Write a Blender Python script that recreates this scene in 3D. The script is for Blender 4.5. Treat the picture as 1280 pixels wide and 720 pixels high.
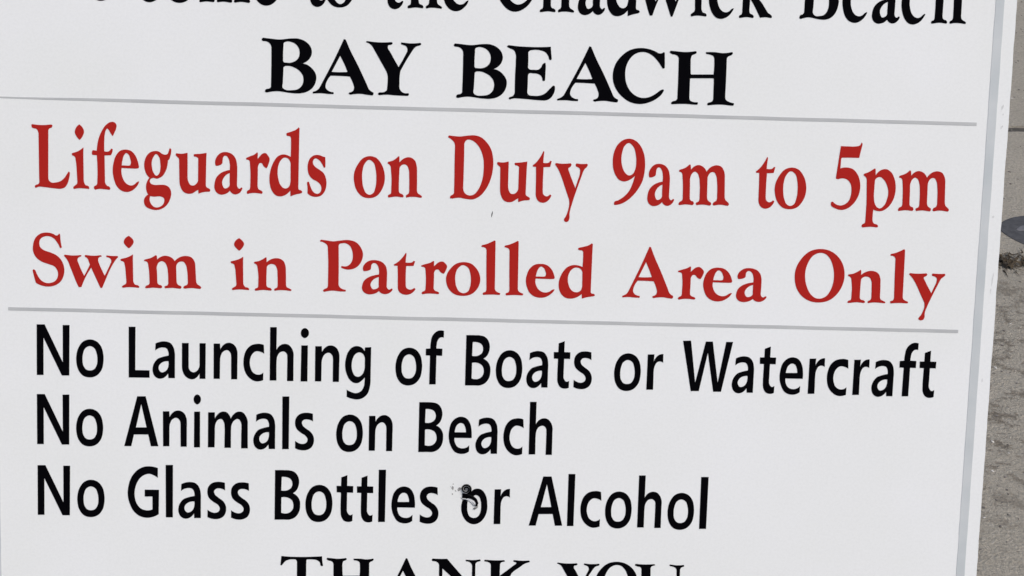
import bpy, bmesh, math, random
from mathutils import Vector, Matrix, noise
from mathutils.geometry import tessellate_polygon

# ------------------------------------------------------------------ scene, camera, light
scene = bpy.context.scene
for o in list(bpy.data.objects):
    bpy.data.objects.remove(o)
COL = scene.collection

LEAN = math.radians(20.0)                    # the sign leans back by 20 degrees
SIGN_AT = Vector((0.0, 0.0, 0.84))           # the panel's reference point (u = 0, v = 0)
SIGN_M = Matrix(((1, 0, 0, SIGN_AT.x),       # panel axes: u right, v up the panel, w out of its face
                 (0, math.sin(LEAN), -math.cos(LEAN), SIGN_AT.y),
                 (0, math.cos(LEAN), math.sin(LEAN), SIGN_AT.z),
                 (0, 0, 0, 1)))

cam_data = bpy.data.cameras.new('camera')
cam = bpy.data.objects.new('camera', cam_data)
COL.objects.link(cam)
scene.camera = cam
cam_data.sensor_width = 36.0
cam_data.lens = 36.0 * 2100 / 1280
cam_data.clip_start, cam_data.clip_end = 0.02, 400
ax, ay, az = (math.radians(a) for a in (8.27587205, -1.59062575, 1.42664141))
turn = Matrix.Rotation(az, 3, 'Z') @ Matrix.Rotation(ay, 3, 'Y') @ Matrix.Rotation(ax, 3, 'X')
flip = Matrix(((1, 0, 0), (0, -1, 0), (0, 0, -1)))
cam_rot = SIGN_M.to_3x3() @ flip @ turn.transposed() @ flip
cam.matrix_world = Matrix.Translation(SIGN_AT + cam_rot @ Vector((0, 0, 1.4))) @ cam_rot.to_4x4()

SUN_EL, SUN_AZ = math.radians(55), math.radians(140)   # azimuth clockwise from +Y: behind the camera, to the right
world = bpy.data.worlds.new('World')
scene.world = world
world.use_nodes = True
wn = world.node_tree
sky = wn.nodes.new('ShaderNodeTexSky')
sky.sky_type = 'NISHITA'
sky.sun_disc = False
sky.sun_elevation = SUN_EL
sky.sun_rotation = SUN_AZ
sky.air_density, sky.dust_density, sky.ozone_density = 1.0, 3.3, 1.0
wn.nodes['Background'].inputs['Strength'].default_value = 0.09
wn.links.new(sky.outputs[0], wn.nodes['Background'].inputs['Color'])

sun_data = bpy.data.lights.new('sun', 'SUN')
sun_data.energy = 1.3
sun_data.angle = math.radians(28)
sun_data.color = (1.0, 0.965, 0.922)
sun = bpy.data.objects.new('sun', sun_data)
COL.objects.link(sun)
sun_dir = Vector((math.sin(SUN_AZ) * math.cos(SUN_EL), math.cos(SUN_AZ) * math.cos(SUN_EL), math.sin(SUN_EL)))
sun.rotation_euler = sun_dir.to_track_quat('Z', 'Y').to_euler()
sun.location = sun_dir * 6

scene.view_settings.view_transform = 'Standard'
scene.view_settings.look = 'None'
scene.view_settings.exposure = 0.48
scene.view_settings.gamma = 1.0
scene.view_settings.use_curve_mapping = False

random.seed(11)

# ------------------------------------------------------------------ materials
def material(name):
    m = bpy.data.materials.new(name)
    m.use_nodes = True
    return m, m.node_tree, m.node_tree.nodes['Principled BSDF']

def ramp(nt, fac, stops):
    r = nt.nodes.new('ShaderNodeValToRGB')
    e = r.color_ramp.elements
    while len(e) < len(stops):
        e.new(0.5)
    for el, (p, c) in zip(e, stops):
        el.position = p
        el.color = (*c, 1) if len(c) == 3 else c
    nt.links.new(fac, r.inputs['Fac'])
    return r.outputs['Color']

def noise_tex(nt, scale, detail=4, rough=0.55, stretch=(1, 1, 1)):
    tc = nt.nodes.new('ShaderNodeTexCoord')
    mp = nt.nodes.new('ShaderNodeMapping')
    mp.inputs['Scale'].default_value = stretch
    n = nt.nodes.new('ShaderNodeTexNoise')
    n.inputs['Scale'].default_value = scale
    n.inputs['Detail'].default_value = detail
    n.inputs['Roughness'].default_value = rough
    nt.links.new(tc.outputs['Object'], mp.inputs['Vector'])
    nt.links.new(mp.outputs[0], n.inputs['Vector'])
    return n.outputs['Fac']

def mix(nt, a, b, fac, mode='MIX'):
    x = nt.nodes.new('ShaderNodeMix')
    x.data_type = 'RGBA'
    x.blend_type = mode
    for s, v in ((x.inputs[0], fac), (x.inputs[6], a), (x.inputs[7], b)):
        if isinstance(v, (int, float)):
            s.default_value = v
        elif isinstance(v, tuple):
            s.default_value = (*v, 1)
        else:
            nt.links.new(v, s)
    return x.outputs[2]

def bump(nt, bsdf, height, strength, dist):
    b = nt.nodes.new('ShaderNodeBump')
    b.inputs['Strength'].default_value = strength
    b.inputs['Distance'].default_value = dist
    nt.links.new(height, b.inputs['Height'])
    nt.links.new(b.outputs[0], bsdf.inputs['Normal'])

def flat_paint(name, dark, light, rough, scale=40, grain=0.0):
    m, nt, b = material(name)
    nt.links.new(ramp(nt, noise_tex(nt, scale), [(0.35, dark), (0.65, light)]), b.inputs['Base Color'])
    b.inputs['Roughness'].default_value = rough
    if grain:
        bump(nt, b, noise_tex(nt, 900, 2), grain, 0.0003)
    return m

def white_panel():
    m, nt, b = material('white_panel_paint')
    broad = ramp(nt, noise_tex(nt, 7, 3), [(0.3, (0.762, 0.776, 0.764)), (0.7, (0.788, 0.800, 0.803))])
    fine = ramp(nt, noise_tex(nt, 420, 3, 0.7), [(0.3, (0.93, 0.93, 0.925)), (0.6, (1, 1, 1))])
    c = mix(nt, broad, fine, 0.55, 'MULTIPLY')
    specks = ramp(nt, noise_tex(nt, 60, 8, 0.8), [(0.66, (0, 0, 0)), (0.82, (0.25, 0.25, 0.25))])
    nt.links.new(mix(nt, c, (0.62, 0.61, 0.57), specks), b.inputs['Base Color'])
    b.inputs['Roughness'].default_value = 0.42
    b.inputs['Specular IOR Level'].default_value = 0.35
    bump(nt, b, noise_tex(nt, 500, 3), 0.12, 0.0003)
    return m

def ground_noise(nt, scale, detail=4, rough=0.55, stretch=(1, 1, 1)):
    """noise laid out over the pavement as a whole, so that it runs on from slab to slab"""
    ge = nt.nodes.new('ShaderNodeNewGeometry')
    mp = nt.nodes.new('ShaderNodeMapping')
    mp.inputs['Scale'].default_value = stretch
    n = nt.nodes.new('ShaderNodeTexNoise')
    n.inputs['Scale'].default_value = scale
    n.inputs['Detail'].default_value = detail
    n.inputs['Roughness'].default_value = rough
    nt.links.new(ge.outputs['Position'], mp.inputs['Vector'])
    nt.links.new(mp.outputs[0], n.inputs['Vector'])
    return n.outputs['Fac']

def concrete(name, low, high):
    m, nt, b = material(name)
    base = ramp(nt, ground_noise(nt, 2.2, 5, 0.6), [(0.3, low), (0.7, high)])
    grain = ramp(nt, ground_noise(nt, 150, 6, 0.8), [(0.32, (0.62, 0.61, 0.59)), (0.64, (1.2, 1.19, 1.17))])
    c = mix(nt, base, grain, 0.85, 'MULTIPLY')
    # a band of washed-in dirt: its reach is a wandering edge, its body ragged streaks
    ge = nt.nodes.new('ShaderNodeNewGeometry')
    sep = nt.nodes.new('ShaderNodeSeparateXYZ')
    nt.links.new(ge.outputs['Position'], sep.inputs[0])
    wob = nt.nodes.new('ShaderNodeMath'); wob.operation = 'MULTIPLY_ADD'
    nt.links.new(ground_noise(nt, 5, 4, 0.6), wob.inputs[0])
    wob.inputs[1].default_value = 0.45
    nt.links.new(sep.outputs['Y'], wob.inputs[2])
    mr = nt.nodes.new('ShaderNodeMapRange')
    mr.inputs['From Min'].default_value, mr.inputs['From Max'].default_value = 0.6, 2.6
    nt.links.new(wob.outputs[0], mr.inputs['Value'])
    band = ramp(nt, mr.outputs[0], [(0.20, (0.25, 0.25, 0.25)), (0.32, (1, 1, 1)), (0.58, (0.9, 0.9, 0.9)), (0.68, (0.1, 0.1, 0.1))])
    streak = ramp(nt, ground_noise(nt, 24, 9, 0.72, (0.85, 1.0, 1)), [(0.50, (0, 0, 0)), (0.58, (1, 1, 1))])
    dirt = mix(nt, band, streak, 1.0, 'MULTIPLY')
    c = mix(nt, c, mix(nt, c, (0.52, 0.50, 0.48), 1.0, 'MULTIPLY'), dirt)
    pits = ramp(nt, ground_noise(nt, 60, 6, 0.7), [(0.62, (0, 0, 0)), (0.68, (0.7, 0.7, 0.7))])
    c = mix(nt, c, (0.13, 0.12, 0.105), pits)
    pale = ramp(nt, ground_noise(nt, 95, 4, 0.6), [(0.63, (0, 0, 0)), (0.69, (0.6, 0.6, 0.6))])
    c = mix(nt, c, (0.56, 0.54, 0.49), pale)
    nt.links.new(c, b.inputs['Base Color'])
    b.inputs['Roughness'].default_value = 0.92
    b.inputs['Specular IOR Level'].default_value = 0.2
    add = nt.nodes.new('ShaderNodeMath'); add.operation = 'ADD'
    nt.links.new(ground_noise(nt, 45, 8, 0.7), add.inputs[0])
    nt.links.new(ground_noise(nt, 190, 4, 0.7), add.inputs[1])
    bump(nt, b, add.outputs[0], 0.8, 0.016)
    return m

M_WHITE = white_panel()
M_EDGE = flat_paint('raw_panel_edge', (0.22, 0.17, 0.11), (0.36, 0.29, 0.2), 0.8, 80)
M_RED = flat_paint('red_vinyl', (0.365, 0.016, 0.013), (0.405, 0.021, 0.016), 0.42, 30, 0.05)
M_BLACK = flat_paint('black_vinyl', (0.0006, 0.0005, 0.001), (0.0026, 0.0023, 0.0036), 0.34, 45, 0.08)
for _m in (M_RED, M_BLACK):
    _m.node_tree.nodes['Principled BSDF'].inputs['Specular IOR Level'].default_value = 0.022
M_GREY = flat_paint('grey_vinyl', (0.47, 0.505, 0.52), (0.54, 0.565, 0.575), 0.5, 25, 0.05)
M_RULE = flat_paint('grey_rule_vinyl', (0.43, 0.44, 0.445), (0.475, 0.485, 0.485), 0.5, 25, 0.05)
M_BACKING = flat_paint('vinyl_backing', (0.42, 0.43, 0.44), (0.62, 0.63, 0.64), 0.5, 200)
M_SCUFF = flat_paint('scuff_grime', (0.16, 0.16, 0.16), (0.42, 0.42, 0.41), 0.8, 500)
M_SMEAR = flat_paint('grime_smear', (0.58, 0.59, 0.585), (0.70, 0.705, 0.70), 0.8, 300)
M_TIMBER = flat_paint('weathered_timber', (0.25, 0.2, 0.14), (0.4, 0.33, 0.24), 0.85, 12)
M_SLAB = concrete('sidewalk_concrete', (0.44, 0.405, 0.342), (0.50, 0.462, 0.392))
M_JOINT = flat_paint('joint_sand', (0.045, 0.041, 0.035), (0.085, 0.078, 0.066), 0.95, 60)
M_SHELL = flat_paint('pale_grains', (0.42, 0.4, 0.36), (0.68, 0.66, 0.62), 0.8, 8)
M_STONE = flat_paint('dark_grains', (0.07, 0.065, 0.06), (0.22, 0.2, 0.18), 0.9, 8)
M_PATCH = flat_paint('dark_grey_patch', (0.045, 0.046, 0.05), (0.07, 0.071, 0.076), 0.95, 70, 0.4)
M_PATCH_LIGHT = flat_paint('light_grey_strip', (0.10, 0.10, 0.108), (0.15, 0.15, 0.16), 0.8, 90)
M_WEED = flat_paint('dried_weed', (0.016, 0.011, 0.006), (0.07, 0.05, 0.027), 0.9, 60)

# ------------------------------------------------------------------ helpers
def link(name, mesh, mat, parent=None, matrix=None):
    o = bpy.data.objects.new(name, mesh)
    COL.objects.link(o)
    for m in (mat if isinstance(mat, (list, tuple)) else (mat,)):
        if m.name not in [x.name for x in mesh.materials if x]:
            mesh.materials.append(m)
    if parent is not None:
        o.parent = parent
    if matrix is not None:
        o.matrix_local = matrix
    return o

def tag(o, label, cat, group=None):
    o['label'], o['category'] = label, cat
    if group:
        o['group'] = group
    return o

def beam_mesh(name, a, b, w, d, up=Vector((1, 0, 0))):
    """square timber from a to b, bevelled; w along `up`, d across"""
    a, b = Vector(a), Vector(b)
    z = (b - a).normalized()
    x = (up - z * up.dot(z)).normalized()
    y = z.cross(x)
    bm = bmesh.new()
    bmesh.ops.create_cube(bm, size=1)
    for v in bm.verts:
        v.co = a + x * v.co.x * w + y * v.co.y * d + z * (v.co.z + 0.5) * (b - a).length
    bmesh.ops.bevel(bm, geom=bm.edges[:], offset=0.003, segments=2, affect='EDGES')
    me = bpy.data.meshes.new(name)
    bm.to_mesh(me)
    bm.free()
    return me

def parse(text):
    pts = []
    for tok in text.split():
        x, y = tok.rstrip('*').split(',')
        pts.append((float(x), float(y), tok.endswith('*')))
    return pts

def smooth_outline(pts, steps=5):
    """closed outline through the points; starred points are corners, the others are smooth"""
    n = len(pts)
    P = [Vector((p[0], p[1])) for p in pts]
    cor = [p[2] for p in pts]

    def tangent(i):
        a, b, c = P[i - 1], P[i], P[(i + 1) % n]
        l0, l1 = max((b - a).length, 1e-6), max((c - b).length, 1e-6)
        if l0 > 2.2 * l1 or l1 > 2.2 * l0:          # a long straight run meets a small curve: follow the straight
            return (b - a) / l0 if l0 > l1 else (c - b) / l1
        t = (b - a) / l0 * l1 + (c - b) / l1 * l0
        return t.normalized() if t.length > 1e-9 else Vector((0, 0))
    out = []
    for i in range(n):
        j = (i + 1) % n
        a, b = P[i], P[j]
        d = b - a
        if cor[i] and cor[j]:
            out.append(a)
            continue
        L = d.length
        ta = d.normalized() if cor[i] else tangent(i)
        tb = d.normalized() if cor[j] else tangent(j)
        if cor[i] and not cor[j]:
            ta = (2 * d.normalized() - tb).normalized()
        if cor[j] and not cor[i]:
            tb = (2 * d.normalized() - ta).normalized()
        k = steps if L > 25 else 3
        for s in range(k):
            t = s / k
            h1, h2, h3, h4 = 2*t**3 - 3*t**2 + 1, t**3 - 2*t**2 + t, -2*t**3 + 3*t**2, t**3 - t**2
            out.append(a * h1 + ta * L * h2 + b * h3 + tb * L * h4)
    return out

def embolden(loop, grow, is_hole):
    """move an outline outwards (a hole inwards) by a small amount"""
    n = len(loop)
    area = sum(loop[i].x * loop[(i + 1) % n].y - loop[(i + 1) % n].x * loop[i].y for i in range(n))
    s = (1 if area > 0 else -1) * (-1 if is_hole else 1)
    out = []
    for i in range(n):
        d0, d1 = (loop[i] - loop[i - 1]), (loop[(i + 1) % n] - loop[i])
        d = (d0.normalized() if d0.length > 1e-6 else d1) + (d1.normalized() if d1.length > 1e-6 else d0)
        if d.length < 1e-6:
            out.append(loop[i])
            continue
        d.normalize()
        out.append(loop[i] + Vector((d.y, -d.x)) * s * grow)
    return out

def film_mesh(name, loops, thick):
    """outlines (outer loop and holes, or several separate outers) cut from film of the given thickness"""
    loops3 = [[Vector((p[0], p[1], 0)) for p in lp] for lp in loops]
    flat = [p for lp in loops3 for p in lp]
    start = [sum(len(q) for q in loops3[:i]) for i in range(len(loops3))]

    def inside(p, lp):
        hit = False
        for a, b in zip(lp, lp[1:] + lp[:1]):
            if (a.y > p.y) != (b.y > p.y) and p.x < (b.x - a.x) * (p.y - a.y) / (b.y - a.y) + a.x:
                hit = not hit
        return hit
    hole_of = [next((j for j, q in enumerate(loops3) if j != i and inside(lp[0], q)), None) for i, lp in enumerate(loops3)]
    tris = []
    for i in range(len(loops3)):
        if hole_of[i] is None:
            group = [i] + [j for j in range(len(loops3)) if hole_of[j] == i]
            index = [start[j] + k for j in group for k in range(len(loops3[j]))]
            tris += [tuple(index[v] for v in t) for t in tessellate_polygon([loops3[j] for j in group])]
    n = len(flat)
    verts = [(p.x, p.y, thick) for p in flat] + [(p.x, p.y, 0) for p in flat]
    faces = []
    for t in tris:
        a, b, c = (flat[i] for i in t)
        if (b - a).cross(c - a).z < 0:
            t = (t[0], t[2], t[1])
        faces.append(tuple(t))
    k = 0
    for li, lp in enumerate(loops3):
        m = len(lp)
        for i in range(m):
            a, b = k + i, k + (i + 1) % m
            faces.append((a, b, b + n, a + n))
        k += m
    me = bpy.data.meshes.new(name)
    me.from_pydata(verts, [], faces)
    me.validate()
    bm = bmesh.new()
    bm.from_mesh(me)
    bmesh.ops.recalc_face_normals(bm, faces=[f for f in bm.faces if abs(f.normal.z) < 0.5])
    bm.to_mesh(me)
    bm.free()
    return me

# ------------------------------------------------------------------ lettering: outlines in thousandths of the cap height
SERIF = {
    'L': ["0,980* 9,991 89,982 195,981 290,992 322,989* 317,959 275,936 257,898 256,791 249,171 261,97 301,65 376,67 451,91 515,146 558,212 582,249* 594,234* 579,137 550,51 513,0 460,-21 354,-19 184,-2 98,0 56,-18* 43,-6 52,16 95,34 116,71 114,210 112,808 105,883 78,924 25,938 4,950*"],
    'i': ["116,1007* 158,966 186,903 168,838 119,769* 72,825 47,877 59,942",
          "177,640* 172,529 175,144 183,79 208,37 251,23 264,6* 259,-15 183,-7 76,-9 25,-22* 14,0 34,22 72,55 81,109 68,355 54,462 38,500 4,514* 0,546 70,569 134,603"],
    'f': ["30,-6* 30,19 66,42 82,85 87,236 76,531* 6,533* 0,576 13,602* 77,595* 86,685 114,813 168,932 232,1019 296,1059 349,1058 381,1023 376,959 350,895 327,845* 295,893 264,945 242,962 215,933 197,869 188,752 187,591* 272,594 304,633* 321,631* 315,584 293,537* 191,530* 195,153 201,78 231,36 269,19 279,0* 269,-19 183,-11 98,-9 45,-25*"],
    'e': ["409,120* 393,81 340,11 276,-34 201,-47 126,-23 63,40 21,146 0,274 14,414 55,533 119,605 204,625 278,609 342,547 384,456 405,371 399,339* 341,333 132,338* 128,256 144,182 180,108 233,62 287,50 340,69 383,109",
          "133,370* 146,460 172,542 210,580 246,559 278,485 288,421 273,378 235,369"],
    'c': ["413,120* 387,70 333,4 269,-34 195,-47 126,-23 67,40 21,146 0,274 16,414 63,533 144,606 240,625 325,611 389,563 406,499 378,445 335,440 308,469 299,529 272,571 229,580 187,551 154,482 133,374 132,256 149,182 185,108 238,62 291,50 344,69 387,109"],
    'g': ["411,669* 428,653* 422,578 400,502 375,480* 368,405 336,297 283,220 208,182 133,190 101,172 84,140 97,97 154,71 251,73 347,67 400,30 426,-45 411,-142 368,-229 293,-296 196,-325 100,-312 25,-271 0,-207 11,-142 41,-104 69,-87* 41,-23 33,42 48,117 91,189* 48,235 16,310 6,406 28,503 81,579 156,613 230,609 283,574 336,560 379,577 396,620",
          "187,576 145,527 117,452 119,366 144,270 197,218 240,251 262,327 262,434 241,530",
          "90,-103* 154,-110 272,-107 319,-134 325,-187 293,-253 239,-287 164,-289 111,-247 83,-183"],
    'u': ["0,565* 11,587 85,582 181,602* 181,489 181,231 196,135 235,82 288,79 338,117 359,171 362,515 341,540 294,552* 294,582 384,590 486,608* 480,497 474,110 487,57 524,36 545,22* 535,-7 449,-15 363,-44* 359,21* 321,-2 256,-42 192,-48 128,-24 81,46 60,153 55,464 47,517 17,544"],
    'a': ["14,415* 7,479 35,555 99,615 184,628 269,598 323,531 345,446 350,296 347,123 358,70 390,43 422,65 435,57* 411,7 358,-34 315,-39 272,-19 240,24* 197,-21 144,-44 90,-49 37,-25 0,39 0,125 25,212 79,277 164,323 239,342* 238,464 216,539 184,576 152,578 125,547 116,493 110,450 67,421",
          "239,303* 175,269 132,214 111,149 122,85 154,43 197,51 235,88 239,164"],
    'r': ["12,-12* 16,10 54,39 67,86 70,301 60,473 47,511 4,525* 0,546 68,576 132,604 170,637* 179,626 175,519* 218,574 260,618 303,630 346,592 370,546 357,470 326,394* 283,425 250,474 218,477 187,433 181,347 178,111 196,47 243,22 260,5* 248,-19 158,-8 72,-13 25,-25"],
    'd': ["456,1055* 467,1046* 463,858 457,107 471,53 505,43 521,22* 499,4 403,-20 339,-47* 334,50* 295,5 242,-33 178,-52 114,-43 49,20 12,116 0,224 18,364 66,494 130,582 215,616 290,601 337,576* 342,748 341,876 325,914 287,922* 265,943 276,964 350,988 414,1017",
          "338,437* 329,512 290,564 226,573 173,529 137,453 121,345 133,227 166,131 220,75 273,70 316,103 337,168 340,276"],
    's': ["278,591* 281,506 282,437 265,430* 232,493 178,556 124,576 88,543 82,489 115,437 190,385 255,333 293,248 301,140 274,43 217,-24 142,-45 56,-28 8,7* 7,111 0,175 21,187* 43,123 77,48 120,6 174,-3 216,30 231,85 215,149 161,201 85,242 31,305 8,391 12,488 49,574 113,617 188,619 241,601"],
    'o': ["246,626 150,598 56,488 0,336 6,196 51,68 139,-21 247,-42 354,-11 438,89 483,230 476,381 420,519 343,603",
          "232,576 162,512 126,393 124,242 147,113 192,28 250,2 310,31 347,129 360,270 346,420 312,527"],
    'n': ["12,-16* 16,5 52,28 64,82 65,277 51,448 35,495 0,522* 6,544 81,567 134,605 172,641* 176,619 178,527* 231,587 305,623 370,618 424,577 454,492 463,352 466,115 482,50 521,23 548,5* 539,-15 436,-3 350,-7 307,-19* 302,7 338,36 352,101 348,306 337,435 307,498 253,518 207,496 180,441 176,301 175,107 194,43 241,22 255,1* 242,-17 134,-6 27,-24"],
    'h': ["19,-16* 23,5 59,28 71,82 72,277 60,663 54,856 34,894 0,906* 6,928 80,960 133,991 176,1020* 180,999 185,527* 238,587 312,623 376,618 431,577 461,492 470,352 473,115 489,50 528,23 555,5* 546,-15 443,-3 357,-7 314,-19* 309,7 345,36 359,101 355,306 344,435 314,498 260,518 213,496 187,441 183,301 182,107 201,43 248,22 262,1* 249,-17 141,-6 34,-24"],
    'k': ["19,-16* 23,5 59,28 71,82 72,277 60,663 54,856 34,894 0,906* 6,928 80,960 133,991 176,1020* 180,999 187,323* 283,433 336,510 341,553 302,567 291,588* 409,583 516,594* 521,569 464,550 390,479 302,369 406,199 495,72 550,35 572,14* 561,-10 464,0 378,-11* 334,68 245,217 187,297* 182,107 201,43 248,22 262,1* 249,-17 141,-6 34,-24"],
    'D': ["0,967* 10,993 96,985 182,981 289,996 407,1006 504,985 603,908 681,793 717,654 721,493 683,297 612,144 518,34 422,-16 314,-15 184,3 87,-15* 51,-11* 54,17 93,44 113,77 113,261 110,584 111,799 99,884 54,936",
          "250,845* 259,899 301,943 366,938 453,883 531,767 573,628 581,489 561,294 504,141 431,53 356,34 291,60 257,113 249,178 252,587"],
    't': ["165,790* 170,773* 162,687 158,596* 219,592 251,599 278,630* 295,626* 274,539* 167,532* 162,342 164,147 188,72 236,52 289,86* 306,75* 280,21 228,-29 163,-43 104,-17 67,47 60,145 58,339 52,533* 5,536* 0,553 46,593 108,675"],
    'y': ["0,574* 8,596 112,588 241,600* 252,581* 238,552 204,526 213,472 260,354 330,194* 369,325 401,455 395,520 339,555* 328,583 338,598 425,592 504,598* 511,581 497,551 460,511 430,435 342,162 284,-35 246,-209 245,-296 229,-334 197,-346 170,-324 174,-298 204,-243 228,-166 246,-57 239,18* 179,179 96,404 45,511"],
    '9': ["48,-49* 51,-5 104,18 189,74 272,163 332,295 369,443* 317,392 254,353 189,338 124,354 56,428 13,535 0,653 16,804 80,935 174,1006 260,1021 359,986 438,902 492,785 514,656 512,494 481,342 421,221 339,111 255,33 160,-24",
          "241,961 178,916 139,807 129,678 148,571 195,475 262,427 326,450 366,523 381,642 367,781 318,909"],
    'm': ["12,-10* 22,16 64,45 77,100 69,338 56,468 37,506 0,520* 6,542 95,577 162,633* 175,622 184,536* 235,598 299,626 364,610 416,564 441,511* 485,577 548,619 613,630 675,610 721,540 738,421 749,140 765,75 810,33 824,11* 806,-13 686,1 599,-12* 573,-6 580,26 622,54 637,115 626,353 603,472 564,525 514,523 468,468 458,370 462,132 483,56 528,25 533,3* 517,-17 403,-4 306,-16* 294,8 336,37 351,86 346,302 329,432 293,507 249,527 207,498 177,428 177,298 181,103 201,49 245,28 251,0* 230,-16 121,-8 23,-23"],
    '5': ["445,1064* 457,1043* 435,935 414,822* 279,822 144,819 118,786 115,634* 223,652 323,629 404,544 450,426 457,307 425,176 355,65 272,-3 186,-31 87,-14 15,23* 0,55 5,84 27,89* 72,53 150,31 225,51 287,107 320,195 326,303 303,401 245,464 168,484 92,467* 59,474* 70,589 112,995* 225,994 356,997 420,1016"],
    'p': ["12,-291* 19,-269 57,-246 69,-191 70,93 55,419 41,501 0,536* 3,558 84,593 136,627 172,649* 180,628 186,520* 226,586 278,626 353,643 432,602 493,506 525,377 520,235 474,103 403,14 318,-32 252,-33 181,-9* 175,-123 179,-199 199,-242 255,-263 272,-277* 264,-302 159,-294 28,-308",
          "179,465* 209,505 263,522 331,480 391,384 419,276 405,156 357,46 294,1 238,21 197,85 178,183 176,335"],
    'S': ["523,1019* 541,1006 548,900 572,755* 546,741* 495,846 418,937 327,975 235,967 157,918 129,838 147,746 206,694 349,644 479,581 570,477 613,345 601,198 540,77 421,-5 290,-27 159,-6 60,40* 30,146 0,278 11,300* 44,279 83,187 160,82 251,36 356,39 448,88 496,183 489,289 438,368 321,418 177,468 74,546 15,664 17,796 65,929 158,1011 288,1037 405,1016 470,983 504,992"],
    'w': ["0,584* 13,605 149,592 319,604* 332,591 266,550 253,510 278,431 330,299 386,188* 434,274 501,409 488,475 450,554 410,579* 416,606 568,596 712,610* 730,594 672,567 659,518 684,426 736,307 788,197* 854,323 920,471 921,537 881,571 834,581* 835,607 934,599 1044,601* 1052,585 1012,539 959,459 880,311 800,122 734,-34* 707,-34* 656,79 527,369* 434,221 327,-26* 280,-27* 223,97 108,400 57,519"],
    'P': ["0,985* 18,1012 131,999 250,985 381,1002 565,1016 698,979 791,883 838,764 822,631 757,522 653,454 534,438 428,467* 420,489 441,494* 507,490 573,519 625,586 649,693 634,813 580,918 487,964 395,954 364,927 357,873 363,461 362,140 376,87 434,40 506,22* 501,-4 395,-4 263,9 92,-18* 65,0 91,27 143,55 161,109 163,590 152,856 140,909 92,955"],
    'l': ["248,1074* 267,1066* 269,794 273,152 288,72 343,33 383,20* 370,-7 224,-2 52,-14* 43,13 95,41 115,108 104,523 100,871 80,923 40,944 0,948* 7,975 91,998 183,1038"],
    'O': ["484,1042 286,997 108,832 11,629 0,440 45,253 161,93 327,-3 516,-26 715,24 881,176 976,380 990,569 941,756 825,915 673,1011",
          "474,974 331,904 245,768 200,606 205,418 251,257 333,124 431,53 526,42 644,90 731,213 781,376 788,538 756,712 681,872 582,958"],
    'A': ["566,1013* 596,1006* 668,843 848,501 1003,183 1054,85 1130,37* 1126,0 1056,-5 905,13 705,-7* 675,12 717,33 759,64 773,127 752,201 688,330* 525,336 326,337* 277,274 233,173 229,111 254,69 317,31 380,23* 375,-7 280,-5 155,4 5,-7* 0,17 67,44 129,108 226,297 397,637",
          "500,714* 572,580 644,421 624,403 475,396 340,400*"],
    'B': ["0,961* 25,994 136,985 335,971 534,996 683,996 820,943 908,847 929,748 886,636 812,572 738,540* 850,516 950,439 1014,330 1010,218 954,104 855,27 718,-9 569,-9 269,18 119,-7* 69,4 81,37 144,56 181,95 185,517 183,813 162,887 100,934 25,944",
          "398,869 405,919 447,944 547,942 634,901 697,816 710,742 687,642 625,579 538,547 426,548 393,585 392,721",
          "402,461 427,486 501,496 614,467 714,403 777,310 786,224 754,123 680,59 568,36 443,42 393,76 392,175"],
    'Y': ["0,976* 20,989 182,974 468,984* 489,965 469,945 412,931 403,876 447,803 524,669 614,523* 675,624 759,788 778,862 757,916 694,946 656,958* 661,983 830,970 1005,985* 1025,968 1006,948 931,921 870,853 761,676 653,474 637,399 632,238 647,101 698,53 804,43* 812,18 787,0 549,4 424,12 261,-2* 243,15 260,40 373,61 409,107 419,256 412,381 378,467 262,662 147,856 95,929"],
    'E': ["0,966* 24,991 187,976 388,970 639,972 809,985* 817,891 833,767 816,746 791,761* 769,827 716,888 615,922 490,926 415,904 391,866 396,705 394,593 421,556 501,546 601,556 650,600 678,663 718,684* 726,590 720,365 698,350* 678,364* 655,438 604,474 503,489 415,481 397,431 397,256 393,132 415,82 516,60 642,69 741,116 814,193 875,258 907,254* 910,184 880,95 832,32 757,-8 644,-11 417,2 190,13 90,-7* 60,-3 69,22 139,54 167,125 165,449 171,698 161,847 127,908 63,936"],
    'C': ["935,947* 948,928 959,667 940,649 919,658* 847,763 742,872 639,931 512,945 388,899 292,797 234,658 222,508 246,359 314,224 419,127 547,80 673,91 796,150 894,228 944,249 960,235* 922,166 825,76 701,10 526,-28 348,0 193,95 74,230 11,378 0,527 44,703 151,855 285,958 459,1008 636,998 763,960 853,920 903,926"],
    'H': ["0,951* 17,976 113,969 289,959 477,982* 498,965 479,940 412,905 395,855 394,743 402,569* 421,544 635,550 842,556* 849,731 843,856 821,905 757,933 688,943* 684,970 843,973 995,960 1170,985* 1179,965 1160,939 1098,908 1070,862 1074,613 1073,163 1091,88 1151,52 1241,30* 1242,-1 1192,-9 989,5 775,-16* 749,-4 765,24 835,51 858,107 856,257 853,477* 827,494 588,487 411,482* 394,456 395,269 397,119 417,56 469,33 558,28* 559,-2 521,-11 306,-2 79,-16* 65,4 90,30 152,49 180,100 180,463 175,811 162,873 115,909 39,924"],
    'W': ["0,961* 11,983 254,990* 265,964 201,935 194,882 220,744 342,320* 452,644 411,835 380,919 339,960 328,981* 339,992 614,1000* 625,974 561,949 546,902 580,754 693,319* 813,718 836,867 815,941 762,972 752,993* 763,1004 953,1009* 964,984 910,950 867,868 625,-37* 593,-37* 471,431 306,-45* 274,-46* 124,741 84,879"],
    'T': ["22,996* 175,985 504,983 834,999 970,1012* 976,921 996,792* 966,782 942,803* 925,871 858,923 740,940 634,938 604,913 600,815 603,177 620,91 679,56 751,38* 746,8 491,15 255,-3* 255,26 325,53 384,93 395,172 392,859 376,907 340,931 199,922 105,876 47,801 24,776* 0,781* 11,874"],
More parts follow.
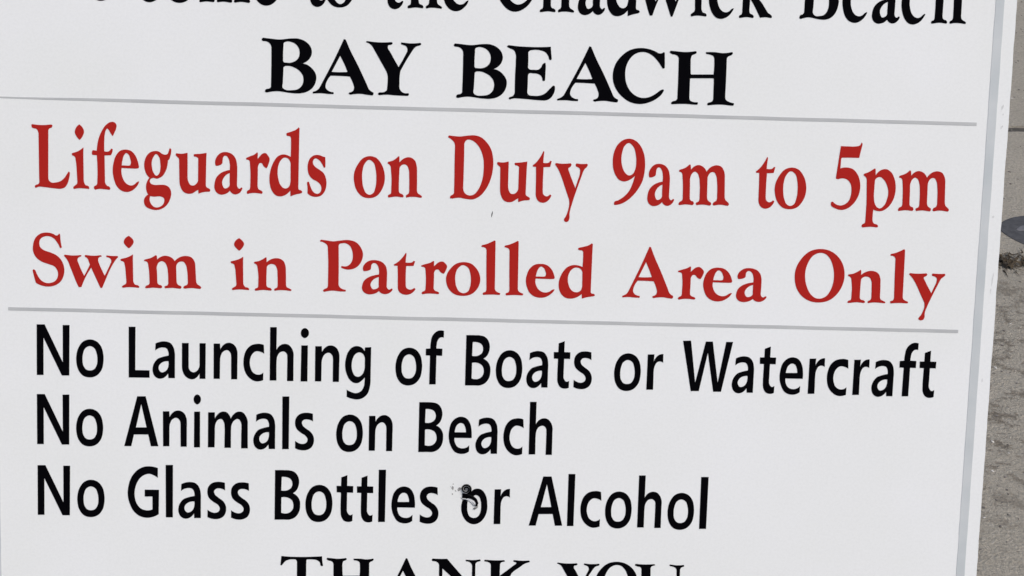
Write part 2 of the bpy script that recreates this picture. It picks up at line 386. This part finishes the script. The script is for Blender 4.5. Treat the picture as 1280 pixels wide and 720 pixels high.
    'N': ["0,996* 23,1018 189,1013 354,1021* 524,825 963,331* 956,810 944,908 900,956 810,978* 804,1008 970,1002 1130,1025* 1136,991 1054,960 1024,910 1025,714 1037,25* 1007,24* 774,290 246,793* 249,253 267,155 328,102 400,84* 395,54 222,60 68,46* 67,76 138,102 172,165 182,251 175,792 156,914 95,956 12,969"],
    'K': ["0,989* 16,1019 229,1009 466,1019* 478,995 396,969 369,912 370,629* 498,731 683,882 753,933 764,970 704,993 691,1018* 703,1025 893,1015 1059,1024* 1071,995 989,968 896,912 619,635 963,249 1085,141 1254,83* 1250,53 969,47* 797,245 371,580* 381,235 407,150 492,102* 488,73 254,80 53,65* 45,92 122,126 161,181 173,280 161,894 136,948 88,974"],
    'U': ["0,976* 16,1001 238,992 451,1007* 471,987 382,948 368,886 383,468 421,296 508,199 653,165 807,193 935,271 1002,383 1012,483 1001,852 979,926 918,961 834,976* 832,1008 1000,990 1154,1004* 1163,974 1098,941 1072,879 1079,484 1053,311 951,172 776,81 585,64 369,109 232,229 177,413 159,881 133,930 49,953"],
}
SANS = {
    'N': ["7,998* 158,1002* 503,258* 506,998* 637,1002* 625,4* 483,0* 135,744* 129,2* 0,-1*"],
    'o': ["264,728 135,685 44,564 1,405 0,272 40,115 130,6 259,-25 388,13 485,126 524,286 523,431 482,589 393,692",
          "263,596 178,554 128,434 119,315 139,197 195,127 265,113 337,136 389,211 408,336 394,454 348,559"],
    'L': ["2,998* 131,1001* 125,143* 399,145* 399,-1* 0,-6*"],
    'a': ["53,682* 136,716 239,727 329,703 394,625 425,494 427,362 427,4* 303,1* 295,94* 251,34 186,-7 109,-12 36,34 0,118 0,219 37,312 96,380 174,414 303,446* 298,531 265,590 200,607 122,592 47,542*",
          "303,338* 213,325 148,283 114,221 122,155 166,112 225,124 277,173 303,253"],
    'u': ["0,704* 129,707* 130,250 156,163 221,128 293,161 337,242 342,322 341,708* 460,711* 457,6* 343,3* 342,109* 299,42 234,-5 143,-2 65,49 13,154 0,260"],
    'n': ["0,709* 124,713* 130,597* 176,672 241,721 331,729 409,683 456,592 467,473 465,367 464,12* 345,9* 343,364 343,443 327,536 267,587 190,558 138,465 126,345 126,279 124,13* 2,10*"],
    'c': ["390,708* 401,534* 321,572 242,578 165,515 124,393 133,258 188,152 282,113 347,128 386,162* 385,8* 312,-15 233,-17 126,37 38,149 0,296 8,471 57,607 146,694 251,724 329,725"],
    'h': ["0,1063* 127,1066* 126,612* 177,693 254,735 345,729 418,660 456,555 457,449 459,5* 336,2* 338,379 337,446 321,551 268,589 204,575 145,494 130,387 128,308 131,8* 1,4*"],
    'i': ["77,1062 25,1035 0,960 27,890 76,865 125,892 153,967 126,1037",
          "13,717* 135,721* 135,4* 8,1*"],
    'g': ["382,710* 504,719* 503,143 493,-71 444,-219 354,-301 236,-331 132,-315 40,-282* 38,-141* 130,-187 222,-206 312,-169 371,-74 387,33 389,113* 335,53 270,4 192,-4 100,52 33,170 0,316 8,462 53,609 130,704 220,733 312,708 378,631*",
          "266,609 197,573 146,479 127,346 150,213 203,135 263,123 333,165 376,259 384,405 372,538 326,595"],
    'f': ["346,1076* 344,944* 284,948 233,899 209,800 206,726* 323,724* 321,583* 209,585* 208,11* 80,7* 84,582* 0,585* 0,715* 86,723* 91,837 120,970 191,1056 268,1087"],
    'B': ["1,1006* 166,1010 270,1008 362,984 429,919 465,814 456,695 411,600 347,546* 427,495 482,403 492,297 462,149 386,54 283,11 191,9 0,4*",
          "130,872* 221,871 300,836 336,758 318,664 254,610 124,598*",
          "127,460* 245,458 325,412 361,320 343,213 279,150 127,146*"],
    't': ["91,890* 210,938* 209,720* 330,718* 329,585* 211,587* 210,294 225,174 274,128 325,150* 322,9* 239,-10 159,12 104,91 86,238 85,344 88,584* 4,587* 0,715* 89,717*"],
    's': ["337,726* 342,575* 247,612 168,602 131,556 146,489 214,425 295,365 350,281 362,162 319,54 229,-2 124,-10 4,27* 5,174* 80,128 159,116 223,150 242,212 206,278 112,342 30,420 0,539 23,646 99,720 203,744"],
    'r': ["1,715* 132,721* 122,566* 166,661 229,716 307,731* 309,558* 248,583 196,568 146,487 130,367 131,286 134,14* 0,10*"],
    'W': ["0,1007* 157,1014* 276,174* 449,1003* 586,1006* 721,186* 851,1006* 985,1009* 795,8* 640,4* 499,781* 355,10* 196,6*"],
    'A': ["258,998* 422,1002* 666,8* 521,5* 469,240* 191,234* 138,-1* 0,-4*",
          "336,846* 438,381* 230,376*"],
    'm': ["3,710* 133,713* 134,585* 186,671 263,726 355,723 420,658 446,592* 498,678 576,733 667,730 732,665 775,559 778,465 781,4* 650,1* 653,355 656,409 642,529 589,590 524,567 468,485 452,364 450,297 449,7* 324,5* 327,348 327,402 311,522 264,582 199,565 147,478 135,357 135,290 130,11* 0,8*"],
    'l': ["0,1060* 138,1063* 135,6* 4,3*"],
    'e': ["454,309* 112,307* 125,207 175,128 254,97 346,110 410,165* 408,38* 335,-4 231,-14 124,24 43,138 0,285 4,460 45,609 122,696 239,734 344,701 421,590 450,457",
          "115,417* 338,422* 323,521 281,593 229,608 164,571 126,490"],
    'G': ["587,994* 586,800* 514,844 423,875 332,854 240,784 175,675 136,527 140,379 187,245 265,166 369,135 481,157* 481,419* 330,415* 331,553* 609,556* 603,65* 499,9 368,-13 238,16 121,108 43,255 0,443 19,645 85,821 189,944 319,1014 462,1023"],
}
# line: font, ink, baseline height at u = 0 (mm), slope, cap height (mm), letters with left and right edge (mm)
LINES = [
    ('SERIF', 'black', 228.88, 0.00024, 50.51,
     "W -392.4 -350.3|e -349.9 -329.4|l -326.6 -312.7|c -310.4 -289.9|o -287.6 -263.8|m -260.2 -219.0|e -216.8 -195.7|_|t -173.4 -157.9|o -158.7 -134.1|_|t -110.7 -95.1|h -92.2 -63.7|e -63.1 -42.2|_|C -21.0 10.6|h 15.3 43.8|a 47.2 69.0|d 70.7 97.4|w 94.8 137.2|i 138.6 152.1|c 153.8 174.2|k 178.2 205.7|_|B 226.4 260.0|e 263.4 283.7|a 288.2 310.7|c 312.0 331.7|h 336.2 365.5"),
    ('SERIF', 'black', 156.86, -0.00046, 43.49,
     "B -209.1 -164.8|A -167.3 -118.0|Y -124.5 -79.9|_|B -53.0 -9.3|E -9.5 30.3|A 32.7 82.4|C 77.7 119.8|H 123.7 178.0"),
    ('SERIF', 'red', 74.40, -0.00014, 51.06,
     "L -395.8 -365.4|i -363.2 -349.7|f -346.9 -327.2|e -330.0 -308.9|g -304.6 -282.7|u -278.6 -250.8|a -247.0 -224.4|r -221.1 -202.3|d -201.9 -175.3|s -171.0 -155.5|_|o -132.7 -107.6|n -105.0 -76.8|_|D -55.7 -18.6|u -15.0 12.4|t 14.4 30.1|y 33.0 59.3|_|9 80.4 106.8|a 110.1 132.0|m 135.6 177.7|_|t 199.4 215.4|o 215.7 241.5|_|5 263.1 286.4|p 289.2 316.1|m 318.9 361.7"),
    ('SERIF', 'red', -5.54, 0.00402, 41.84,
     "S -396.2 -370.6|w -370.3 -326.3|i -323.9 -309.2|m -304.5 -258.0|_|i -233.2 -218.4|n -214.0 -183.4|_|P -159.5 -124.4|a -124.5 -99.5|t -98.3 -80.5|r -75.6 -54.6|o -54.8 -26.8|l -25.9 -9.9|l -6.8 9.3|e 11.7 35.3|d 39.1 69.2|_|A 92.4 134.7|r 138.4 159.6|e 159.9 183.7|a 187.8 213.0|_|O 236.3 277.7|n 281.1 313.2|l 315.8 332.4|y 332.6 362.4"),
    ('SANS', 'black', -83.82, -0.00202, 42.77,
     "N -394.1 -366.7|o -361.4 -338.7|_|L -317.9 -300.6|a -298.1 -279.5|u -273.7 -254.0|n -247.4 -227.5|c -222.6 -205.3|h -200.6 -180.8|i -175.1 -168.3|n -162.9 -142.6|g -137.8 -116.3|_|o -95.7 -73.4|f -70.6 -55.8|_|B -37.1 -16.1|o -11.6 10.6|a 14.2 32.3|t 36.6 50.5|s 53.9 69.3|_|o 87.9 110.3|r 115.6 128.8|_|W 144.8 186.9|a 187.6 205.8|t 210.3 223.9|e 227.7 247.5|r 252.3 265.4|c 267.8 285.5|r 290.2 303.2|a 306.1 324.4|f 328.8 343.8|t 345.8 359.8"),
    ('SANS', 'black', -141.93, 0.00065, 42.82,
     "N -394.5 -367.3|o -361.9 -339.4|_|A -321.9 -293.4|n -289.5 -269.5|i -263.9 -257.8|m -251.9 -218.5|a -213.9 -195.6|l -189.8 -184.0|s -179.0 -163.0|_|o -144.4 -122.0|n -117.0 -97.0|_|B -75.1 -54.4|e -49.8 -30.3|a -27.0 -8.6|c -3.6 13.3|h 18.1 37.8"),
    ('SANS', 'black', -203.59, -0.00068, 43.00,
     "N -394.7 -367.3|o -361.5 -338.6|_|G -319.2 -292.9|l -287.3 -281.2|a -276.7 -257.7|s -252.3 -236.4|s -232.4 -216.3|_|B -195.5 -174.0|o -169.6 -146.8|t -143.5 -129.4|t -126.3 -112.5|l -108.1 -102.0|e -96.9 -76.9|s -72.9 -56.9|_|o -37.9 -15.4|r -9.8 3.3|_|A 20.1 48.6|l 52.5 58.3|c 63.6 81.2|o 84.7 107.3|h 112.5 132.7|o 138.0 160.6|l 165.4 171.7"),
    ('SERIF', 'black', -271.59, -0.00284, 36.03,
     "T -190.2 -154.3|H -151.0 -109.2|A -103.4 -64.2|N -61.5 -20.4|K -16.9 28.3|_|Y 45.4 81.4|O 78.3 114.9|U 112.1 154.0"),
]

# ------------------------------------------------------------------ the pavement
pave_bm = bmesh.new()
bmesh.ops.create_grid(pave_bm, x_segments=1, y_segments=1, size=30)
pave_me = bpy.data.meshes.new('pavement')
pave_bm.to_mesh(pave_me)
pave_bm.free()
pavement = link('pavement', pave_me, M_JOINT)
pavement.location.z = -0.004
pavement['kind'] = 'structure'

SLAB_ORIGIN, SLAB_TURN = Vector((0.3765, 2.370, 0.0)), math.radians(3)
SLAB = 1.70
GAP = 0.028
def slab_mesh():
    bm = bmesh.new()
    bmesh.ops.create_cube(bm, size=1)
    h = (SLAB - GAP) / 2
    for v in bm.verts:
        v.co = Vector((v.co.x * 2 * h, v.co.y * 2 * h, v.co.z * 0.08 - 0.04))
    bmesh.ops.bevel(bm, geom=[e for e in bm.edges if all(v.co.z > -0.001 for v in e.verts)], offset=0.003, segments=2, affect='EDGES')
    me = bpy.data.meshes.new('slab')
    bm.to_mesh(me)
    bm.free()
    return me
SLAB_ME = slab_mesh()
rot = Matrix.Rotation(SLAB_TURN, 4, 'Z')
for i in range(-6, 7):
    for j in range(-4, 8):
        p = SLAB_ORIGIN + rot.to_3x3() @ Vector(((i + 0.5) * SLAB, (j + 0.5) * SLAB, 0))
        s = link('slab', SLAB_ME, M_SLAB, pavement,
                 Matrix.Translation(Vector((p.x, p.y, 0.004))) @ rot)

def grain_mesh(name, spots, size):
    bm = bmesh.new()
    bmesh.ops.create_icosphere(bm, subdivisions=1, radius=1)
    ball = [v.co.copy() for v in bm.verts]
    tris = [tuple(v.index for v in f.verts) for f in bm.faces]
    bm.free()
    verts, faces = [], []
    for x, y in spots:
        r = size * random.uniform(0.4, 1.0) * (1.8 if random.random() < 0.06 else 1)
        q = Matrix.Rotation(random.uniform(0, 6.28), 3, 'Z')
        sx, sy, sz = r * random.uniform(0.8, 1.5), r * random.uniform(0.7, 1.1), r * random.uniform(0.3, 0.6)
        n = len(verts)
        for c in ball:
            c = c * random.uniform(0.65, 1.25)
            verts.append(q @ Vector((c.x * sx, c.y * sy, c.z * sz)) + Vector((x, y, sz * 0.45)))
        faces += [(n + i, n + j, n + k) for i, j, k in tris]
    me = bpy.data.meshes.new(name)
    me.from_pydata(verts, [], faces)
    return me

def scatter(n, box):
    return [(random.uniform(box[0], box[1]), random.uniform(box[2], box[3])) for _ in range(n)]
shells = link('shell_grit', grain_mesh('shell_grit', scatter(1700, (-0.2, 2.6, 0.4, 4.2)), 0.0036), M_SHELL)
stones = link('dark_grit', grain_mesh('dark_grit', scatter(4200, (-0.2, 2.6, 0.4, 4.2)), 0.0032), M_STONE)
for o, t in ((shells, 'pale shell and stone grit scattered over the concrete'), (stones, 'small dark stone grit scattered over the concrete')):
    o['kind'], o['label'], o['category'] = 'stuff', t, 'grit'

# ------------------------------------------------------------------ the sign
sign = bpy.data.objects.new('rules_sign', None)
COL.objects.link(sign)
sign.matrix_world = Matrix.Translation((0, 0.25, 0))
tag(sign, 'white beach rules sign board with red and black lettering leaning back on timber legs', 'sign')
PANEL = Matrix.Translation((0, -0.25, 0)) @ SIGN_M
U0, U1, V0, V1 = -0.444, 0.4068, -0.345, 0.345
THICK = 0.012

def ragged_rect(u0, u1, v0, v1, step, amp, seed):
    pts = []
    rnd = random.Random(seed)
    corners = [(u0, v0), (u1, v0), (u1, v1), (u0, v1)]
    for k in range(4):
        a, b = Vector(corners[k]), Vector(corners[(k + 1) % 4])
        n = max(1, int((b - a).length / step))
        nor = Vector(((b - a).y, -(b - a).x)).normalized()
        for i in range(n):
            p = a.lerp(b, i / n)
            w = 0 if i == 0 else (noise.noise(Vector((p.x * 60 + seed, p.y * 60, 0))) * 1.2 + rnd.uniform(-0.4, 0.4)) * amp
            pts.append(p + nor * w)
    return pts

panel_me = film_mesh('panel', [ragged_rect(U0, U1, V0, V1, 0.003, 0.00028, 3)], THICK)
panel_me.materials.append(M_WHITE)
panel_me.materials.append(M_EDGE)
for p in panel_me.polygons:
    p.material_index = 0 if p.normal.z > 0.5 else 1
panel = link('panel', panel_me, [M_WHITE, M_EDGE], sign, PANEL @ Matrix.Translation((0, 0, -THICK)))
back_me = film_mesh('panel_back', [[(U0 + .001, V0 + .001), (U1 - .001, V0 + .001), (U1 - .001, V1 - .001), (U0 + .001, V1 - .001)]], 0.001)
link('panel_back', back_me, M_TIMBER, sign, PANEL @ Matrix.Translation((0, 0, -THICK - 0.0012)))

FILM = 0.00025
ON = PANEL @ Matrix.Translation((0, 0, 0.00006))
# grey border stripe: four lengths of vinyl butted at the corners
S0, S1, W = -0.4333, 0.3964, 0.0072
SB, ST = V0 + 0.0105, V1 - 0.0105
for k, box in enumerate(((S1 - W, S1, SB, ST), (S0, S0 + W, SB, ST), (S0 + W + .0002, S1 - W - .0002, SB, SB + W), (S0 + W + .0002, S1 - W - .0002, ST - W, ST))):
    link('border_stripe', film_mesh('border_stripe', [ragged_rect(*box, 0.006, 0.00022, 10 + k)], FILM), M_GREY, sign, ON)
# grey rules between the blocks of text; the upper one thins out at its left end
def rule(left, right, v, slope, h, taper):
    n = 90
    lo, hi = [], []
    for i in range(n + 1):
        u = left + (right - left) * i / n
        t = h / 2 * (1 if not taper else 0.42 + 0.58 * min(1, max(0, (u - left - 0.01) / 0.11)))
        wob = noise.noise(Vector((u * 25, v * 9, 1))) * 0.00028
        lo.append((u, v + slope * u - t + wob * 0.6))
        hi.append((u, v + slope * u + t + wob))
    link('rule_line', film_mesh('rule_line', [lo + hi[::-1]], FILM), M_RULE, sign, ON)
rule(-0.4225, 0.3803, 0.14655, 0.0003, 0.0027, True)
rule(-0.4170, 0.3766, -0.02755, 0.0004, 0.0027, False)

# letters: one mesh for each outline, ink and size; each letter an object of its own
FONTS = {'SERIF': SERIF, 'SANS': SANS}
OUTLINE = {}
def outline(font, ch):
    if (font, ch) not in OUTLINE:
        loops = [smooth_outline(parse(c)) for c in FONTS[font][ch]]
        x0 = min(p.x for lp in loops for p in lp)
        x1 = max(p.x for lp in loops for p in lp)
        if font == 'SERIF':          # hairlines and serifs are a touch heavier than the traced core; extents stay
            loops = [embolden(lp, 5.0, k > 0 and ch != 'i') for k, lp in enumerate(loops)]
        OUTLINE[font, ch] = (loops, x0, x1)
    return OUTLINE[font, ch]
# the o that has lost the upper left of its ring
TORN_O = ["199,669* 303,723 408,696 486,589 521,427 516,266 460,123 373,33 260,-2 146,33 59,123 10,248 3,374 21,472* 33,495 94,490 129,467* 122,374 132,248 172,158 251,126 329,149 382,230 399,356 387,481 347,567 286,592 237,567* 181,499 129,506 33,517* 28,615* 103,621 155,639*"]
MESH = {}
letter_count = 0
for li, (font, ink, v0, slope, cap, row) in enumerate(LINES):
    for word in row.split('|'):
        if word == '_':
            continue
        ch, l, r = word.split()
        l, r = float(l) / 1000, float(r) / 1000
        loops, x0, x1 = outline(font, ch)
        torn = li == 6 and ch == 'o' and -0.05 < l < 0.0
        if torn:
            loops = [smooth_outline(parse(c)) for c in TORN_O]
        key = (font, ch, ink, torn)
        if key not in MESH:
            MESH[key] = film_mesh('letter', [[(p.x - x0, p.y) for p in lp] for lp in loops], 1.0)
            letter_mat = M_RED if ink == 'red' else M_BLACK
            MESH[key].materials.append(letter_mat)
        sx, sy = (r - l) / (x1 - x0), cap / 1000 / 1000
        mid = (l + r) / 2
        m = ON @ Matrix.Translation((l, v0 / 1000 + slope * mid, 0)) @ Matrix.Rotation(slope, 4, 'Z') @ Matrix.Diagonal((sx, sy, FILM, 1))
        o = link('letter', MESH[key], M_RED if ink == 'red' else M_BLACK, sign, m)
        if torn:
            o['label'] = 'black letter o with its upper left torn and curled'
        letter_count += 1

# the torn vinyl: a curled roll and a loose strip hanging over the o
def ribbon(name, path, normal_w, mat, thick=0.0002):
    """path: (u, v, w, half width, tilt) in mm; a thin strip bent along the path, tilt lifts one long edge"""
    verts, faces = [], []
    n = len(path)
    for i, (u, v, w, hw, tilt) in enumerate(path):
        a, b = path[max(0, i - 1)], path[min(n - 1, i + 1)]
        d = Vector((b[0] - a[0], b[1] - a[1], 0)).normalized()
        side = Vector((-d.y, d.x, 0)) * math.cos(tilt) + Vector((0, 0, 1)) * math.sin(tilt)
        nor = d.cross(side)
        c = Vector((u, v, w))
        for s, t in ((-1, 0), (1, 0), (1, 1), (-1, 1)):
            verts.append((c + side * s * hw + nor * t * thick * 1000) / 1000)
    for i in range(n - 1):
        for k in range(4):
            a, b = i * 4 + k, i * 4 + (k + 1) % 4
            faces.append((a, b, b + 4, a + 4))
    faces += [(3, 2, 1, 0), tuple(4 * (n - 1) + k for k in range(4))]
    me = bpy.data.meshes.new(name)
    me.from_pydata(verts, [], faces)
    for p in me.polygons:
        p.use_smooth = True
    return link(name, me, mat, sign, ON)
CU, CV = -34.00, -172.63
spiral = []
for i in range(60):
    a = math.radians(-70 + i * 11.5)
    r = 4.3 - 3.2 * i / 60
    spiral.append((CU + r * math.cos(a), CV + r * math.sin(a) * 0.95, 1.9, 1.8, math.pi / 2 - 0.35 + 0.2 * math.sin(a)))
ribbon('curled_vinyl', spiral, None, M_BLACK)
ribbon('curl_underside_highlight', [(u - (u - CU) * 0.13, v - (v - CV) * 0.13, 1.7, 1.55, t) for u, v, w, hw, t in spiral[8:44]], None, M_BACKING)  # pale inner ribbon: vinyl back, its colour also painting the curl's highlights
STRIP = [(-37.12, -178.64, 0.80, 2.20, 0.10), (-34.49, -178.58, 1.00, 2.00, 0.10), (-31.47, -178.83, 1.20, 1.70, 0.10), (-28.42, -179.85, 1.40, 1.50, 0.10), (-25.73, -181.96, 1.50, 1.30, 0.10), (-24.30, -184.80, 1.60, 1.10, 0.10), (-24.99, -187.39, 1.60, 0.80, 0.10)]
ribbon('torn_strip', STRIP, None, M_BLACK)
UNDER = [(-32.91, -181.34, 0.50, 0.50, 0.25), (-30.62, -182.38, 0.60, 1.10, 0.25), (-28.32, -183.88, 0.70, 1.50, 0.25), (-26.77, -185.40, 0.80, 1.50, 0.25), (-25.60, -186.93, 0.90, 1.20, 0.25)]
ribbon('strip_underside', UNDER, None, M_BACKING)
FOLD = [(-38.21, -180.45, 0.30, 0.30, 0.10), (-37.06, -181.43, 0.50, 0.35, 0.10), (-34.41, -181.53, 0.60, 0.40, 0.10), (-32.14, -182.10, 0.70, 0.40, 0.10), (-29.45, -184.14, 0.80, 0.35, 0.10), (-27.11, -186.97, 0.90, 0.30, 0.10)]
ribbon('torn_edge', FOLD, None, M_BACKING)
TIP = [(-27.18, -190.08, 0.90, 0.70, 0.30), (-25.92, -189.27, 1.10, 0.90, 0.30), (-24.44, -188.15, 1.20, 0.80, 0.30), (-23.64, -187.04, 1.20, 0.40, 0.30)]
ribbon('strip_tip', TIP, None, M_SCUFF)

# small marks on the white face
def fleck(cx, cy, rx, ry, ang, seed):
    rnd = random.Random(seed)
    return [Vector((cx, cy)) + Matrix.Rotation(ang, 2) @ Vector((rx * math.cos(t) * rnd.uniform(.7, 1.2), ry * math.sin(t) * rnd.uniform(.7, 1.2)))
            for t in [k * math.tau / 11 for k in range(11)]]
def flecks(name, items, mat):
    link(name, film_mesh(name, [[p / 1000 for p in fleck(*it)] for it in items], 0.0001), mat, sign, ON)
flecks('scuff_mark', [(-45.26, -172.46, 1.10, 1.70, 0.20, 1), (-45.00, -168.97, 0.50, 0.60, 0.00, 2), (-42.83, -174.85, 0.40, 0.90, 0.70, 3), (-45.47, -177.70, 0.70, 0.70, 0.00, 4), (-39.81, -173.39, 1.20, 2.00, -0.70, 5), (-46.97, -171.46, 0.30, 0.50, 0.00, 6)], M_SCUFF)
flecks('ink_mark', [(-18.26, 61.40, 0.42, 2.50, -0.14, 1)], M_BLACK)
flecks('grime_mark', [(401.01, 161.09, 0.90, 2.20, -0.20, 1)], M_SMEAR)
flecks('grime_mark', [(401.52, 144.63, 0.80, 1.60, -0.40, 1)], M_SMEAR)
flecks('grime_mark', [(399.63, 70.08, 1.10, 1.10, 0.00, 1)], M_SMEAR)
flecks('grime_mark', [(402.78, 17.59, 0.60, 5.50, -0.07, 1)], M_SMEAR)
flecks('grime_mark', [(400.12, -68.60, 0.70, 1.60, 0.00, 1)], M_SMEAR)
flecks('grime_mark', [(401.81, 7.39, 0.50, 2.40, 0.00, 1)], M_SMEAR)
flecks('grime_mark', [(401.90, 155.19, 0.50, 0.80, 0.00, 1)], M_SMEAR)

# timber legs behind the panel, down to the pavement
up = Vector((0, math.sin(LEAN), math.cos(LEAN)))
out = Vector((0, -math.cos(LEAN), math.sin(LEAN)))
for u in (-0.30, 0.28):
    back = SIGN_AT + Vector((u, 0, 0)) - out * (THICK + 0.024)
    top = back + up * 0.32
    foot = back - up * (back.z / up.z)
    shift = Vector((0, -0.25, 0))
    link('leg', beam_mesh('leg', foot + up * 0.008 + shift, top + shift, 0.07, 0.04), M_TIMBER, sign)
    rear = Vector((u, top.y + 0.42, 0.0))
    d = (rear - (top - out * 0.04)).normalized()
    link('leg', beam_mesh('leg', rear - d * 0.008 + shift, top - out * 0.045 - up * 0.02 + shift, 0.07, 0.035), M_TIMBER, sign)
cz = 0.25
link('crossbar', beam_mesh('crossbar', Vector((-0.335, 0, 0)) + (SIGN_AT - out * (THICK + 0.065) - up * 0.5) + Vector((0, -0.25, 0)),
                           Vector((0.315, 0, 0)) + (SIGN_AT - out * (THICK + 0.065) - up * 0.5) + Vector((0, -0.25, 0)), 0.06, 0.035, up), M_TIMBER, sign)

# ------------------------------------------------------------------ dark patch and weed on the pavement beside the sign
def patch_mesh(name, outline_pts, h):
    loop = smooth_outline([(x * 1000, y * 1000, False) for x, y in outline_pts], 8)
    n = len(loop)
    c = sum(loop, Vector((0, 0))) / n
    verts, faces = [], []
    rings = [(1.0, 0.0), (1.0, 0.55), (0.985, 0.85), (0.955, 1.0), (0.5, 1.06)]
    for s, z in rings:
        verts += [((c + (p - c) * s).x / 1000, (c + (p - c) * s).y / 1000, z * h) for p in loop]
    for k in range(len(rings) - 1):
        for i in range(n):
            j = (i + 1) % n
            faces.append((k * n + i, k * n + j, (k + 1) * n + j, (k + 1) * n + i))
    top = (len(rings) - 1) * n
    verts.append((c.x / 1000, c.y / 1000, h * 1.08))
    faces += [(top + i, top + (i + 1) % n, len(verts) - 1) for i in range(n)]
    me = bpy.data.meshes.new(name)
    me.from_pydata(verts, [], faces)
    me.validate()
    bm = bmesh.new(); bm.from_mesh(me)
    bmesh.ops.recalc_face_normals(bm, faces=bm.faces[:]); bm.to_mesh(me); bm.free()
    for p in me.polygons:
        p.use_smooth = True
    return me

patch = bpy.data.objects.new('dark_patch', None)  # thin dark grey rounded patch with a lighter strip on it
COL.objects.link(patch)
patch.location = (1.20, 1.86, 0)
tag(patch, 'flat dark grey rounded pad on the concrete beside the sign', 'patch')
PATCH = [(x - 1.20, y - 1.86) for x, y in ((1.064, 1.884), (1.082, 1.910), (1.110, 1.930), (1.150, 1.940), (1.210, 1.942), (1.270, 1.930), (1.315, 1.900), (1.330, 1.855),
       (1.315, 1.805), (1.270, 1.770), (1.210, 1.757), (1.150, 1.768), (1.100, 1.796), (1.074, 1.832), (1.063, 1.862))]
link('body', patch_mesh('body', PATCH, 0.0018), M_PATCH, patch)
STRIPE = [(1.096, 1.868), (1.110, 1.884), (1.150, 1.892), (1.186, 1.890), (1.188, 1.874), (1.150, 1.870), (1.112, 1.864), (1.100, 1.862)]
link('light_strip', patch_mesh('light_strip', [(x - 1.20, y - 1.86) for x, y in STRIPE], 0.0012), M_PATCH_LIGHT, patch, Matrix.Translation((0, 0, 0.0017)))

def weed_mesh():
    bm = bmesh.new()
    rnd = random.Random(5)
    def frond(x, y, a, length, width, lift):
        pts, z, d = [], rnd.uniform(0.001, 0.006), a
        n = 6
        for k in range(n + 1):
            t = k / n
            w = width * (1 - 0.75 * t) * rnd.uniform(0.7, 1.2)
            side = Vector((-math.sin(d), math.cos(d), rnd.uniform(-0.5, 0.8))) * w
            c = Vector((x, y, z + lift * math.sin(t * math.pi)))
            pts.append((bm.verts.new(c + side), bm.verts.new(c - side)))
            x += math.cos(d) * length / n
            y += math.sin(d) * length / n
            d += rnd.uniform(-0.55, 0.55)
        for (p, q), (r, s) in zip(pts, pts[1:]):
            bm.faces.new((p, q, s, r))
    for cx, cy, spread, n in ((-0.022, 0.012, 0.012, 34), (-0.010, -0.004, 0.015, 44), (0.03, -0.004, 0.018, 46), (0.0, -0.03, 0.008, 20), (-0.03, -0.012, 0.010, 22), (0.075, -0.003, 0.026, 40)):
        for _ in range(n):
            frond(cx + rnd.gauss(0, spread), cy + rnd.gauss(0, spread * 0.85), rnd.uniform(0, 6.28), rnd.uniform(0.012, 0.03), rnd.uniform(0.0012, 0.003), rnd.uniform(0, 0.003))
    me = bpy.data.meshes.new('dried_weed')
    bm.to_mesh(me)
    bm.free()
    return me
weed = link('dried_weed', weed_mesh(), M_WEED)
weed.location = (1.034, 1.727, 0)
tag(weed, 'dark brown clump of dried weed lying on the concrete beside the sign', 'weed')
